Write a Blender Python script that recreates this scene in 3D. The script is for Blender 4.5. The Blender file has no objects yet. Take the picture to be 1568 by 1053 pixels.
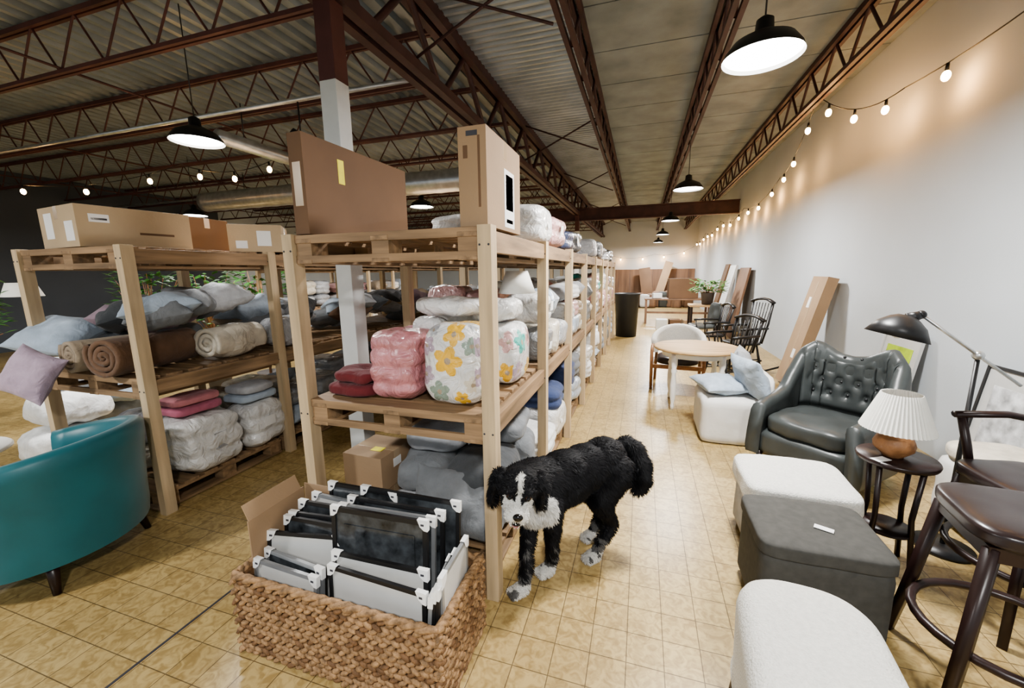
import bpy, math, random
from mathutils import Vector, Matrix, Euler, noise
random.seed(7)
sc = bpy.context.scene
COL = sc.collection
PI = math.pi

# ------------------------------------------------------------------ materials
def _nt(name):
    m = bpy.data.materials.new(name); m.use_nodes = True
    nt = m.node_tree; b = nt.nodes['Principled BSDF']
    return m, nt, b
def mat(name, col, rough=0.6, metal=0.0, amt=0.12, scale=8.0, bump=0.0, bscale=60.0, stretch=(1,1,1), coat=0.0, sheen=0.0, dist=0.01, detail=4.0, bdist=0.0):
    m, nt, b = _nt(name)
    tc = nt.nodes.new('ShaderNodeTexCoord'); mp = nt.nodes.new('ShaderNodeMapping')
    mp.inputs['Scale'].default_value = stretch
    nt.links.new(tc.outputs['Object'], mp.inputs['Vector'])
    n = nt.nodes.new('ShaderNodeTexNoise'); n.inputs['Scale'].default_value = scale; n.inputs['Detail'].default_value = detail
    nt.links.new(mp.outputs['Vector'], n.inputs['Vector'])
    r = nt.nodes.new('ShaderNodeValToRGB')
    r.color_ramp.elements[0].position = 0.3; r.color_ramp.elements[1].position = 0.7
    r.color_ramp.elements[0].color = tuple(max(0, c*(1-amt)) for c in col)+(1,)
    r.color_ramp.elements[1].color = tuple(min(1, c*(1+amt)) for c in col)+(1,)
    nt.links.new(n.outputs['Fac'], r.inputs['Fac']); nt.links.new(r.outputs['Color'], b.inputs['Base Color'])
    b.inputs['Roughness'].default_value = rough; b.inputs['Metallic'].default_value = metal
    b.inputs['Coat Weight'].default_value = coat; b.inputs['Coat Roughness'].default_value = 0.12
    b.inputs['Sheen Weight'].default_value = sheen
    if bump > 0:
        n2 = nt.nodes.new('ShaderNodeTexNoise'); n2.inputs['Scale'].default_value = bscale; n2.inputs['Detail'].default_value = 5
        n2.inputs['Distortion'].default_value = bdist
        nt.links.new(mp.outputs['Vector'], n2.inputs['Vector'])
        bp = nt.nodes.new('ShaderNodeBump'); bp.inputs['Strength'].default_value = bump; bp.inputs['Distance'].default_value = dist
        nt.links.new(n2.outputs['Fac'], bp.inputs['Height']); nt.links.new(bp.outputs['Normal'], b.inputs['Normal'])
        if coat > 0: nt.links.new(bp.outputs['Normal'], b.inputs['Coat Normal'])
    return m
def emis(name, col, s):
    m, nt, b = _nt(name)
    b.inputs['Base Color'].default_value = col+(1,)
    b.inputs['Emission Color'].default_value = col+(1,); b.inputs['Emission Strength'].default_value = s
    return m
def wood(name, col, axis, amt=0.25, rough=0.65):
    st = [14, 14, 14]; st[axis] = 1.2
    return mat(name, col, rough, amt=amt, scale=1.6, stretch=tuple(st), bump=0.25, bscale=3.0, dist=0.004, detail=6)

M = {}
for i, ax in enumerate('XYZ'):
    M['pine'+ax] = wood('pine_'+ax, (0.50, 0.385, 0.245), i, amt=.2)
    M['pal'+ax] = wood('pallet_wood_'+ax, (0.26, 0.17, 0.095), i, amt=0.45)
M['card'] = mat('cardboard', (0.33, 0.225, 0.135), 0.8, amt=0.08, scale=3, bump=0.1, bscale=80)
M['cardl'] = mat('cardboard_pale', (0.46, 0.35, 0.225), 0.8, amt=0.08, scale=3, bump=0.1, bscale=80)
M['card2'] = mat('cardboard_dark', (0.145, 0.082, 0.044), 0.75, amt=0.14, scale=2)
M['tape'] = mat('packing_tape', (0.42, 0.31, 0.20), 0.25, amt=0.05)
M['label'] = mat('paper_label', (0.78, 0.78, 0.77), 0.6, amt=0.03)
M['ink'] = mat('label_ink', (0.05, 0.05, 0.06), 0.6)
M['yellow'] = mat('yellow_sticker', (0.8, 0.72, 0.05), 0.6)
M['steel'] = mat('red_primer_steel', (0.060, 0.024, 0.021), 0.55, amt=0.3, scale=5)
M['steelL'] = mat('rust_red_joist_steel', (0.085, 0.030, 0.025), 0.6, amt=0.35, scale=3)
M['galv'] = mat('galvanized_metal', (0.55, 0.56, 0.56), 0.32, metal=0.8, amt=0.15, scale=12)
M['deck'] = mat('corrugated_steel_deck', (0.235, 0.265, 0.275), 0.42, metal=0.3, amt=0.22, scale=2)
M['deckb'] = mat('bare_steel_deck', (0.42, 0.45, 0.47), 0.35, metal=0.35, amt=0.22, scale=2)
M['tect'] = mat('fiber_roof_panel', (0.245, 0.27, 0.27), 0.85, amt=0.2, scale=2.5, bump=0.2, bscale=120)
M['wall'] = mat('white_painted_block', (0.50, 0.535, 0.565), 0.8, amt=0.05, scale=0.8, bump=0.08, bscale=40)
M['dark'] = mat('slate_painted_wall', (0.075, 0.085, 0.10), 0.8, amt=0.1, scale=1)
M['black'] = mat('black_metal', (0.012, 0.012, 0.013), 0.4, amt=0.1)
M['blackp'] = mat('black_plastic', (0.02, 0.021, 0.023), 0.5, amt=0.1)
M['white'] = mat('white_enamel', (0.80, 0.80, 0.78), 0.4, amt=0.02)
M['whitep'] = mat('white_paint', (0.62, 0.64, 0.64), 0.5, amt=0.05)
M['glow'] = emis('lamp_diffuser', (1.0, 0.99, 0.96), 16)
M['bulb'] = emis('warm_bulb', (1.0, 0.66, 0.30), 30)
M['teal'] = mat('teal_velvet', (0.010, 0.125, 0.15), 0.42, amt=0.12, scale=5, sheen=0.3, bump=0.1, bscale=250, dist=0.002)
M['char'] = mat('charcoal_leather', (0.050, 0.057, 0.057), 0.38, amt=0.25, scale=5, bump=0.15, bscale=200, dist=0.002)
M['grey'] = mat('dark_grey_linen', (0.055, 0.054, 0.049), 0.85, amt=0.15, scale=30, bump=0.2, bscale=400, dist=0.001)
M['cream'] = mat('cream_boucle', (0.66, 0.65, 0.61), 0.95, amt=0.07, scale=70, bump=0.8, bscale=150, dist=0.008)
M['slip'] = mat('white_slipcover', (0.66, 0.65, 0.62), 0.9, amt=0.04, bump=0.15, bscale=25)
M['esp'] = mat('espresso_wood', (0.020, 0.009, 0.008), 0.35, amt=0.25, scale=4, stretch=(6, 6, 1))
M['leath'] = mat('dark_brown_leather', (0.022, 0.014, 0.014), 0.3, amt=0.2, scale=8, bump=0.1, bscale=150, dist=0.001)
M['honey'] = wood('honey_table_wood', (0.55, 0.37, 0.19), 0)
M['gourd'] = mat('carved_brown_wood', (0.27, 0.13, 0.055), 0.5, amt=0.3, scale=22, bump=.5, bscale=40)
M['shade'] = mat('pleated_linen', (0.76, 0.75, 0.70), 0.8, amt=0.03)
M['panel'] = mat('plywood_panel', (0.18, 0.105, 0.065), 0.6, amt=0.35, scale=1.2, stretch=(5, 1, .6))
M['green'] = mat('leaf_green', (0.05, 0.18, 0.035), 0.5, amt=0.35, scale=15)
M['terra'] = mat('pot_dark', (0.08, 0.07, 0.065), 0.6)
M['wick'] = mat('seagrass_weave', (0.28, 0.17, 0.085), 0.7, amt=0.5, scale=45, bump=0.7, bscale=160, dist=0.005)
M['wick2'] = mat('seagrass_weave_dark', (0.16, 0.085, 0.038), 0.7, amt=0.4, scale=45, bump=0.7, bscale=160, dist=0.005)
M['glass'] = mat('dark_art_glass', (0.045, 0.05, 0.055), 0.12, amt=0.8, scale=14)
M['matbd'] = mat('pale_mat_board', (0.52, 0.52, 0.505), 0.25, amt=0.05)
M['silver'] = mat('silver_frame', (0.30, 0.31, 0.32), 0.35, metal=0.4)
M['lime'] = mat('lime_print', (0.40, 0.55, 0.03), 0.4, amt=0.25, scale=9)
M['eyem'] = mat('glossy_black', (0.006, 0.005, 0.005), 0.08)
M['eyeb'] = mat('brown_iris', (0.05, 0.02, 0.008), 0.1)
M['tongue'] = mat('tongue_pink', (0.36, 0.13, 0.13), 0.4)
M['sketch'] = mat('pencil_sketch_print', (0.50, 0.51, 0.52), 0.3, amt=0.5, scale=12)

PAL = {'white': (0.66, 0.66, 0.65), 'cream': (0.58, 0.53, 0.44), 'lgrey': (0.38, 0.39, 0.41), 'grey': (0.165, 0.175, 0.185),
       'dgrey': (0.06, 0.065, 0.07), 'pblue': (0.37, 0.44, 0.52), 'blush': (0.55, 0.32, 0.31), 'beige': (0.33, 0.26, 0.185),
       'navy': (0.04, 0.06, 0.14), 'sage': (0.22, 0.29, 0.24), 'mauve': (0.30, 0.22, 0.26), 'brown': (0.145, 0.082, 0.048),
       'red': (0.13, 0.018, 0.022), 'lilac': (0.40, 0.31, 0.38), 'teal2': (0.05, 0.42, 0.36), 'yel': (0.72, 0.42, 0.03), 'rose': (0.50, 0.20, 0.22), 'dpink':(0.42,0.13,0.19)}
FAB, BAG = {}, {}
for k, c in PAL.items():
    FAB[k] = mat('fabric_'+k, c, 0.92, amt=0.12, scale=16, bump=0.4, bscale=14, dist=0.03, sheen=0.1, bdist=.8)
    BAG[k] = mat('bagged_'+k, tuple(min(1, x*1.0+0.02) for x in c), 0.4, amt=0.16, scale=9, bump=0.6, bscale=10, dist=0.045, coat=1.0, bdist=1.8)

# floor tiles
m, nt, b = _nt('yellow_tile_floor')
tc = nt.nodes.new('ShaderNodeTexCoord')
br = nt.nodes.new('ShaderNodeTexBrick'); br.offset = 0.0; br.squash = 1.0
TS = 0.145
br.inputs['Scale'].default_value = 1.0; br.inputs['Brick Width'].default_value = TS; br.inputs['Row Height'].default_value = TS
br.inputs['Mortar Size'].default_value = 0.0022; br.inputs['Mortar Smooth'].default_value = 0.3; br.inputs['Bias'].default_value = 0.0
br.inputs['Color1'].default_value = (0.52, 0.395, 0.185, 1); br.inputs['Color2'].default_value = (0.455, 0.34, 0.155, 1)
br.inputs['Mortar'].default_value = (0.17, 0.12, 0.06, 1)
nt.links.new(tc.outputs['Object'], br.inputs['Vector'])
n = nt.nodes.new('ShaderNodeTexNoise'); n.inputs['Scale'].default_value = 22; n.inputs['Detail'].default_value = 6; n.inputs['Distortion'].default_value = 1.5
nt.links.new(tc.outputs['Object'], n.inputs['Vector'])
r = nt.nodes.new('ShaderNodeValToRGB'); r.color_ramp.elements[0].position = .36; r.color_ramp.elements[1].position = .60
r.color_ramp.elements[0].color = (0.66, 0.60, 0.51, 1); r.color_ramp.elements[1].color = (1.06, 1.05, 1.03, 1)
nt.links.new(n.outputs['Fac'], r.inputs['Fac'])
mx = nt.nodes.new('ShaderNodeMix'); mx.data_type = 'RGBA'; mx.blend_type = 'MULTIPLY'; mx.inputs[0].default_value = 0.85
nt.links.new(br.outputs['Color'], mx.inputs[6]); nt.links.new(r.outputs['Color'], mx.inputs[7])
n3 = nt.nodes.new('ShaderNodeTexNoise'); n3.inputs['Scale'].default_value = 0.9; n3.inputs['Detail'].default_value = 3
nt.links.new(tc.outputs['Object'], n3.inputs['Vector'])
r3 = nt.nodes.new('ShaderNodeValToRGB'); r3.color_ramp.elements[0].position = .35; r3.color_ramp.elements[1].position = .65
r3.color_ramp.elements[0].color = (0.80, 0.78, 0.74, 1); r3.color_ramp.elements[1].color = (1.05, 1.05, 1.05, 1)
nt.links.new(n3.outputs['Fac'], r3.inputs['Fac'])
mx2 = nt.nodes.new('ShaderNodeMix'); mx2.data_type = 'RGBA'; mx2.blend_type = 'MULTIPLY'; mx2.inputs[0].default_value = 1
nt.links.new(mx.outputs[2], mx2.inputs[6]); nt.links.new(r3.outputs['Color'], mx2.inputs[7]); nt.links.new(mx2.outputs[2], b.inputs['Base Color'])
b.inputs['Roughness'].default_value = 0.33
bp = nt.nodes.new('ShaderNodeBump'); bp.inputs['Strength'].default_value = 0.35; bp.inputs['Distance'].default_value = 0.003; bp.invert = True
nt.links.new(br.outputs['Fac'], bp.inputs['Height']); nt.links.new(bp.outputs['Normal'], b.inputs['Normal'])
M['tile'] = m
# fur
m, nt, b = _nt('dog_fur')
at = nt.nodes.new('ShaderNodeAttribute'); at.attribute_name = 'Col'
nt.links.new(at.outputs['Color'], b.inputs['Base Color']); b.inputs['Roughness'].default_value = 0.6; b.inputs['Specular IOR Level'].default_value = 0.22
M['fur'] = m

# ------------------------------------------------------------------ mesh builder
def RM(x=0, y=0, z=0):
    return Euler((math.radians(x), math.radians(y), math.radians(z))).to_matrix()
class MB:
    def __init__(s, T=None):
        s.V = []; s.F = []; s.MI = []; s.SM = []; s.mats = []; s.T = T or Matrix.Identity(4)
    def mi(s, m):
        if m not in s.mats: s.mats.append(m)
        return s.mats.index(m)
    def add(s, vs, fs, m, smooth=False):
        o = len(s.V); s.V += [s.T @ Vector(v) for v in vs]
        if callable(m): ms = [s.mi(m(f, vs)) for f in fs]
        else: ms = [s.mi(m)]*len(fs)
        for f, k in zip(fs, ms):
            s.F.append([o+i for i in f]); s.MI.append(k); s.SM.append(smooth)
    def box(s, c, d, m, rot=None):
        R = rot or Matrix.Identity(3); c = Vector(c); hx, hy, hz = d[0]/2, d[1]/2, d[2]/2
        vs = [c + R @ Vector((x*hx, y*hy, z*hz)) for z in (-1, 1) for y in (-1, 1) for x in (-1, 1)]
        s.add(vs, [(0,2,3,1),(4,5,7,6),(0,1,5,4),(2,6,7,3),(0,4,6,2),(1,3,7,5)], m)
    def bb(s, x0, x1, y0, y1, z0, z1, m):
        s.box(((x0+x1)/2, (y0+y1)/2, (z0+z1)/2), (abs(x1-x0), abs(y1-y0), abs(z1-z0)), m)
    def tube(s, pts, r, m, seg=10, caps=True, closed=False, sc2=1.0):
        pts = [Vector(p) for p in pts]; n = len(pts)
        rs = r if isinstance(r, (list, tuple)) else [r]*n
        vs = []; prev = None
        for i in range(n):
            if closed: t = pts[(i+1) % n]-pts[i-1]
            else: t = pts[min(i+1, n-1)]-pts[max(i-1, 0)]
            t.normalize()
            if prev is None:
                a = Vector((0, 0, 1)) if abs(t.z) < .9 else Vector((1, 0, 0))
                u = t.cross(a).normalized()
            else:
                u = (prev - t*prev.dot(t)).normalized()
            prev = u; w = t.cross(u)
            for k in range(seg):
                a = 2*PI*k/seg
                vs.append(pts[i]+(u*math.cos(a)+w*math.sin(a)*sc2)*rs[i])
        fs = []
        for i in range(n if closed else n-1):
            j = (i+1) % n
            for k in range(seg):
                l = (k+1) % seg
                fs.append((i*seg+k, i*seg+l, j*seg+l, j*seg+k))
        if caps and not closed:
            fs.append(tuple(range(seg))[::-1]); fs.append(tuple((n-1)*seg+k for k in range(seg)))
        s.add(vs, fs, m, True)
    def cyl(s, p0, p1, r0, r1, m, seg=12):
        s.tube([p0, p1], [r0, r1], m, seg)
    def ell(s, c, r, m, rot=None, u=14, v=9):
        R = rot or Matrix.Identity(3); c = Vector(c); vs = []; fs = []
        for j in range(v+1):
            th = PI*j/v
            for i in range(u):
                a = 2*PI*i/u
                vs.append(c+R @ Vector((r[0]*math.sin(th)*math.cos(a), r[1]*math.sin(th)*math.sin(a), r[2]*math.cos(th))))
        for j in range(v):
            for i in range(u):
                k = (i+1) % u
                fs.append((j*u+i, (j+1)*u+i, (j+1)*u+k, j*u+k))
        s.add(vs, fs, m, True)
    def lathe(s, prof, c, m, seg=32, rf=None, smooth=True):
        vs = []; fs = []
        for (r, z) in prof:
            for i in range(seg):
                a = 2*PI*i/seg; q = r*(rf(i) if rf else 1)
                vs.append((c[0]+q*math.cos(a), c[1]+q*math.sin(a), c[2]+z))
        for j in range(len(prof)-1):
            for i in range(seg):
                k = (i+1) % seg
                fs.append((j*seg+i, j*seg+k, (j+1)*seg+k, (j+1)*seg+i))
        s.add(vs, fs, m, smooth)
    def block(s, c, d, m, rot=None, p=4.5, n=9, amp=0.012, seed=0, f=7.0, flat=True, layers=0):
        R = rot or Matrix.Identity(3); c = Vector(c); vs = []; fs = []; idx = {}
        off = Vector((seed*3.17, seed*1.3, -seed*2.2))
        def vid(q):
            key = tuple(round(x, 4) for x in q)
            if key in idx: return idx[key]
            v = Vector(q); L = (abs(v.x)**p+abs(v.y)**p+abs(v.z)**p)**(1/p); v /= L
            w = Vector((v.x*d[0]/2, v.y*d[1]/2, v.z*d[2]/2))
            nn = noise.fractal(w*f+off, 1.1, 2.1, 2)
            if layers:
                k = 1-.075*(abs(math.cos(PI*layers*(v.z+1)/2))**6)
                w.x *= k; w.y *= k
            dv = v.normalized()*amp*nn*1.6
            w += dv
            w.z = max(w.z, -d[2]/2) if flat else w.z
            vs.append(c+R @ w); idx[key] = len(vs)-1
            return idx[key]
        g = [math.tan((-1+2*i/n)*PI/4) for i in range(n+1)]
        for ax in range(3):
            for sg in (-1, 1):
                for i in range(n):
                    for j in range(n):
                        q = []
                        for (a, b2) in ((i, j), (i+1, j), (i+1, j+1), (i, j+1)):
                            t = [0, 0, 0]; t[ax] = sg; t[(ax+1) % 3] = g[a]; t[(ax+2) % 3] = g[b2]
                            q.append(vid(t))
                        fs.append(tuple(q if sg > 0 else q[::-1]))
        s.add(vs, fs, m, True)
    def pillow(s, c, d, m, rot=None, n=12, amp=0.012, seed=0):
        R = rot or Matrix.Identity(3); c = Vector(c); vs = []; fs = []; off = Vector((seed*2.1, seed, seed*.7))
        for side in (1, -1):
            o = len(vs)
            for i in range(n+1):
                for j in range(n+1):
                    a, b2 = -1+2*i/n, -1+2*j/n
                    a = math.sin(a*PI/2); b2 = math.sin(b2*PI/2)
                    th = max(0, (1-abs(a)**3)*(1-abs(b2)**3))**.55
                    w = Vector((d[0]/2*a*(1-.1*(1-b2*b2)), d[1]/2*b2*(1-.1*(1-a*a)), side*d[2]/2*th))
                    w.z += amp*noise.fractal(w*8+off, 1, 2, 3)*(0.3+th)
                    vs.append(c+R @ w)
            for i in range(n):
                for j in range(n):
                    q = (o+i*(n+1)+j, o+(i+1)*(n+1)+j, o+(i+1)*(n+1)+j+1, o+i*(n+1)+j+1)
                    fs.append(q if side > 0 else q[::-1])
        s.add(vs, fs, m, True)
    def roll(s, c, length, R0, m, rotz=0, turns=4.5):
        """rolled blanket: spiral sheet in XZ extruded along local Y"""
        R = RM(0, 0, rotz); c = Vector(c); N = int(turns*18); vs = []; fs = []; th = R0/(turns+.4)*.80
        for i in range(N+1):
            t = i/N; r = R0*(0.10+0.9*t)-th/2; a = -turns*2*PI*t-0.6
            for (rr) in (max(r-th/2, .002), r+th/2):
                for yy, k in ((-.5, .97), (-.46, 1), (.46, 1), (.5, .97)):
                    wob = 1+0.03*noise.noise(Vector((a*.5, yy*4, R0*30)))
                    vs.append(c+R @ Vector((rr*wob*math.cos(a), yy*length+(.012*noise.noise(Vector((a, r*9, 1))) if abs(yy) > .48 else 0), rr*wob*math.sin(a))))
        for i in range(N):
            o = i*8; q = o+8
            for k in range(3):
                fs.append((o+k, o+k+1, q+k+1, q+k)); fs.append((o+4+k, q+4+k, q+5+k, o+5+k))
            fs.append((o, q, q+4, o+4)); fs.append((o+3, o+7, q+7, q+3))
        fs.append((0, 4, 5, 1)); fs.append((N*8, N*8+1, N*8+5, N*8+4))
        s.add(vs, fs, m, True)
    def shell(s, path, tops, z0, th, flare, m, dimple=None):
        P = [Vector((p[0], p[1])) for p in path]; n = len(P); vs = []
        hs = [0, .06, .12, .18, .25, .31, .37, .43, .49, .55, .61, .67, .73, .79, .85]
        for i in range(n):
            t = (P[min(i+1, n-1)]-P[max(i-1, 0)]).normalized(); nr = Vector((t.y, -t.x))
            H = tops[i]-z0
            sec = [(th*.42, 0)]+[(th*.5, h) for h in hs[2:]]+[(th*.42, .95), (th*.2, .993), (0, 1.0), (-th*.2, .993), (-th*.42, .95)]+[(-th*.5, h) for h in hs[::-1]]
            for (o, h) in sec:
                q = P[i]+nr*(o+flare*h*h)
                vs.append((q.x, q.y, z0+H*h))
            k = len(sec)
        fs = []
        for i in range(n-1):
            for j in range(k-1):
                fs.append((i*k+j, (i+1)*k+j, (i+1)*k+j+1, i*k+j+1))
        fs.append(tuple(range(k))); fs.append(tuple((n-1)*k+j for j in range(k))[::-1])
        s.add(vs, fs, m, True)
    def done(s, name, bevel=0, org=None):
        if org is None:
            xs = [v.x for v in s.V]; ys = [v.y for v in s.V]; zs = [v.z for v in s.V]
            org = Vector(((min(xs)+max(xs))/2, (min(ys)+max(ys))/2, min(zs)))
        me = bpy.data.meshes.new(name); me.from_pydata([tuple(v-Vector(org)) for v in s.V], [], s.F)
        for q in s.mats: me.materials.append(q)
        me.polygons.foreach_set('material_index', s.MI); me.polygons.foreach_set('use_smooth', s.SM); me.update()
        o = bpy.data.objects.new(name, me); o.location = org; COL.objects.link(o)
        if bevel:
            bv = o.modifiers.new('Bevel', 'BEVEL'); bv.width = bevel; bv.segments = 2; bv.limit_method = 'ANGLE'; bv.angle_limit = math.radians(50)
        return o

def place(x, y, z=0, rz=0): return Matrix.Translation((x, y, z)) @ Matrix.Rotation(math.radians(rz), 4, 'Z')

# ------------------------------------------------------------------ room
XL, XR, YF, YB, ZC = -13.0, 2.35, -4.0, 20.5, 3.82
b = MB(); b.bb(XL, XR, YF, YB, -0.12, 0, M['tile']); b.bb(-1.905, -1.893, YF, 12.0, 0, 0.0012, M['ink']); b.done('floor', org=(0, 0, 0))
b = MB(); b.bb(XR, XR+.2, YF, YB+.2, -0.12, ZC+.1, M['wall']); b.done('wall_right')
b = MB(); b.bb(XL, XR, YB, YB+.2, 0, ZC+.1, M['wall']); b.bb(-1.6, 2.3, YB-.03, YB, 0, 1.62, M['panel'])
for i in range(8): b.bb(-1.6+i*.52, -1.59+i*.52, YB-.034, YB-.03, 0, 1.62, M['ink'])
b.done('wall_back')
b = MB(); b.bb(XL-.2, XL, YF, 10, -0.12, ZC+.1, M['dark']); b.bb(XL-.2, XL, 10, YB+.2, -0.12, ZC+.1, M['wall']); b.done('wall_left')
# ceiling
b = MB(); b.bb(XL, XR, YF, YB, ZC+.06, ZC+.14, M['tect'])
def corrug(x0, x1, y0, y1, along, pitch=.17, dep=.045, m='deck'):
    a0, a1 = (x0, x1) if along == 'Y' else (y0, y1)
    n = int((a1-a0)/pitch); vs = []; fs = []
    for i in range(n):
        for (q, z) in ((0, 0), (.32, 0), (.45, dep), (.87, dep)):
            a = a0+(i+q)*pitch
            if along == 'Y': vs += [(a, y0, ZC+z), (a, y1, ZC+z)]
            else: vs += [(x0, a, ZC+z), (x1, a, ZC+z)]
    for i in range(len(vs)//2-1):
        fs.append((2*i, 2*i+2, 2*i+3, 2*i+1))
    b.add(vs, fs, M[m])
corrug(XL, -1.85, YF, YB, 'Y'); corrug(-1.85, -.62, YF, YB, 'X', .10, .03, 'deckb')
y = YF
while y < YB-.1:
    for (x0, x1) in ((-.62, .58), (.58, 1.76), (1.76, XR)):
        b.bb(x0+.004, x1-.004, y+.008, min(y+.8, YB)-.008, ZC, ZC+.05, M['tect'])
    y += .8
b.done('ceiling')

def joist(b, p0, p1, zb, zt, m, step=.3, ch=.045, web=.011):
    p0 = Vector(p0); p1 = Vector(p1); d = p1-p0; L = d.length; d.normalize(); ang = math.atan2(d.y, d.x)
    R = Matrix.Rotation(ang, 3, 'Z'); mid = (p0+p1)/2
    for z, hh in ((zb, ch*.6), (zt, ch*.8)):
        for sd in (-1, 1):
            nn = Vector((-d.y, d.x, 0))*sd*ch*.45
            b.box((mid.x+nn.x, mid.y+nn.y, z), (L, ch*.55, hh), m, R)
    n = int(L/step)
    for i in range(n):
        a = p0+d*(i*L/n); c = p0+d*((i+1)*L/n)
        za, zc = (zb, zt) if i % 2 == 0 else (zt, zb)
        b.tube([(a.x, a.y, za), (c.x, c.y, zc)], web, m, 5, caps=False)
for x in (1.78, .58, -.63):
    b = MB(); joist(b, (x, YF, 0), (x, YB-.02, 0), 3.40, ZC-.03, M['steel'], .32, .07, .015); b.done('roof_joist')
b = MB(); joist(b, (-1.87, YF, 0), (-1.87, YB-.02, 0), 3.20, ZC-.04, M['steel'], .55, .13, .03)
for yy in (3.2, 6.4, 9.6, 14, 17):
    for (za, zb2) in ((3.25, 3.75), (3.75, 3.3)):
        b.tube([(-1.8, yy, za), (-.68, yy+.0, zb2)], .012, M['steel'], 5)
b.done('roof_girder_truss')
y = 0.1
while y < 20:
    b = MB(); joist(b, (XL, y, 0), (-1.98, y, 0), 3.36, ZC-.03, M['steelL'], .30, .05, .010)
    b.done('roof_joist'); y += 1.25
b = MB()
for x in (-11, -8, -5): b.tube([(x, YF, 3.39), (x, YB, 3.39)], .012, M['steelL'], 5)
b.done('joist_bridging')
b = MB(); b.bb(-3, XR, 12.24, 12.38, 3.0, 3.03, M['steel']); b.bb(-3, XR, 12.24, 12.38, 3.32, 3.35, M['steel']); b.bb(-3, XR, 12.3, 12.32, 3.0, 3.35, M['steel']); b.done('cross_beam')
for (cx, cy) in ((-1.87, 2.3), (-1.87, 12.31)):
    b = MB(); b.bb(cx-.06, cx+.06, cy-.06, cy+.06, 0, 2.72, M['whitep']); b.bb(cx-.06, cx+.06, cy-.06, cy+.06, 2.72, 3.17, M['steelL']); b.bb(cx-.1, cx+.1, cy-.1, cy+.1, 0, .015, M['whitep'])
    b.done('support_column', .004)
b = MB(); b.tube([(XL, 3.56, 3.28), (-2.0, 3.56, 3.28)], .022, M['galv'], 10); b.done('sprinkler_pipe')
b = MB(); b.tube([(XL, 6.9, 3.25), (-2.0, 6.9, 3.25)], .018, M['galv'], 8); b.done('sprinkler_pipe')
b = MB(); b.tube([(-4.15, 3.3, 2.95), (-4.2, 5.9, 2.95)], .07, M['galv'], 16)
b.cyl((-4.15, 3.6, 3.0), (-4.15, 3.6, 3.36), .006, .006, M['black'], 6); b.cyl((-4.18, 5.2, 3.0), (-4.18, 5.2, 3.36), .006, .006, M['black'], 6)
N = 60
b.tube([(-8+6.2*i/N, 5.95, 2.95) for i in range(N+1)], [.17*(1.0 if i % 4 else 1.04) for i in range(N+1)], M['galv'], 20)
for x in (-7, -4.9, -2.6): b.cyl((x, 5.95, 3.1), (x, 5.95, 3.4), .006, .006, M['black'], 6)
b.done('ventilation_duct')
b = MB(); b.cyl((-3.35, 3.56, 3.26), (-3.35, 3.56, 2.92), .008, .008, M['black'], 6); b.cyl((-3.42, 3.5, 2.96), (-3.3, 3.62, 2.84), .06, .08, M['black'], 16); b.done('spotlight')

# ------------------------------------------------------------------ lights
def area(name, loc, size, power, col=(1, .985, .96), rot=(0, 0, 0), parent=None):
    l = bpy.data.lights.new(name, 'AREA'); l.shape = 'DISK'; l.size = size; l.energy = power; l.color = col
    o = bpy.data.objects.new(name, l); COL.objects.link(o)
    if parent: o.parent = parent; o.location = Vector(loc)-parent.location
    else: o.location = loc
    o.rotation_euler = rot
def pendant(x, y, z=2.73, power=150):
    b = MB(); c = (x, y, z); k = .88
    b.lathe([(r*k, zz*k) for (r, zz) in [(.235, 0), (.225, .03), (.18, .09), (.10, .13), (.055, .15), (.05, .22), (.02, .24), (.001, .245)]], c, M['black'], 36)
    b.lathe([(r*k, zz*k) for (r, zz) in [(.235, 0), (.221, .028), (.176, .085), (.10, .122), (.001, .125)]], c, M['white'], 36)
    b.lathe([(r*k, zz*k) for (r, zz) in [(.22, .022), (.16, .016), (.08, .012), (.001, .010)]], c, M['glow'], 36)
    b.cyl((x, y, z+.2), (x, y, ZC), .005, .005, M['black'], 6)
    o = b.done('pendant_lamp')
    area('pendant_light', (x, y, z-.02), .38, power, parent=o)
for yy in (-1.1, 2.86, 6.82, 10.85, 14.85, 18.8): pendant(.6, yy)
for yy in (-1.1, 2.84, 6.75, 10.85, 14.85): pendant(-3.82, yy, power=140)
for yy in (1.5, 6.0, 10.85, 15): pendant(-8.4, yy, power=75)

def string_lights(pts, name, lights, sag=.16, bulbs=3, pw=5):
    b = MB(); lp = []
    for i in range(len(pts)-1):
        p, q = Vector(pts[i]), Vector(pts[i+1]); W = []
        for k in range(13):
            t = k/12; w = p.lerp(q, t); w.z -= sag*4*t*(1-t); W.append(w)
        b.tube(W, .005, M['black'], 5)
        for k in range(bulbs):
            t = (k+.5)/bulbs; w = p.lerp(q, t); w.z -= sag*4*t*(1-t)
            b.cyl(w, w-Vector((0, 0, .06)), .012, .014, M['black'], 8)
            b.ell(w-Vector((0, 0, .092)), (.030, .030, .040), M['bulb'], u=10, v=7); lp.append(w-Vector((0, 0, .12)))
    o = b.done(name)
    for w in lp[::lights]:
        l = bpy.data.lights.new('string_bulb_light', 'POINT'); l.energy = pw; l.color = (1, .50, .16); l.shadow_soft_size = .04
        lo = bpy.data.objects.new('string_bulb_light', l); COL.objects.link(lo); lo.parent = o; lo.location = w-Vector((0, 0, .04))-o.location
string_lights([(2.22, 1.6, 3.45), (2.2, 4.9, 3.15), (1.8, 5.75, 3.45), (2.2, 8.4, 3.1), (2.2, 11, 2.95), (2.2, 14, 3.0), (2.2, 17, 2.9), (2.2, 20, 2.8)], 'string_lights', 1, bulbs=3, pw=6)
string_lights([(-12.8, 3.0, 3.0), (-9, 3.6, 2.95), (-6.0, 4.2, 3.05), (-4.4, 4.4, 3.1)], 'string_lights', 3, bulbs=3, pw=6)
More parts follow.
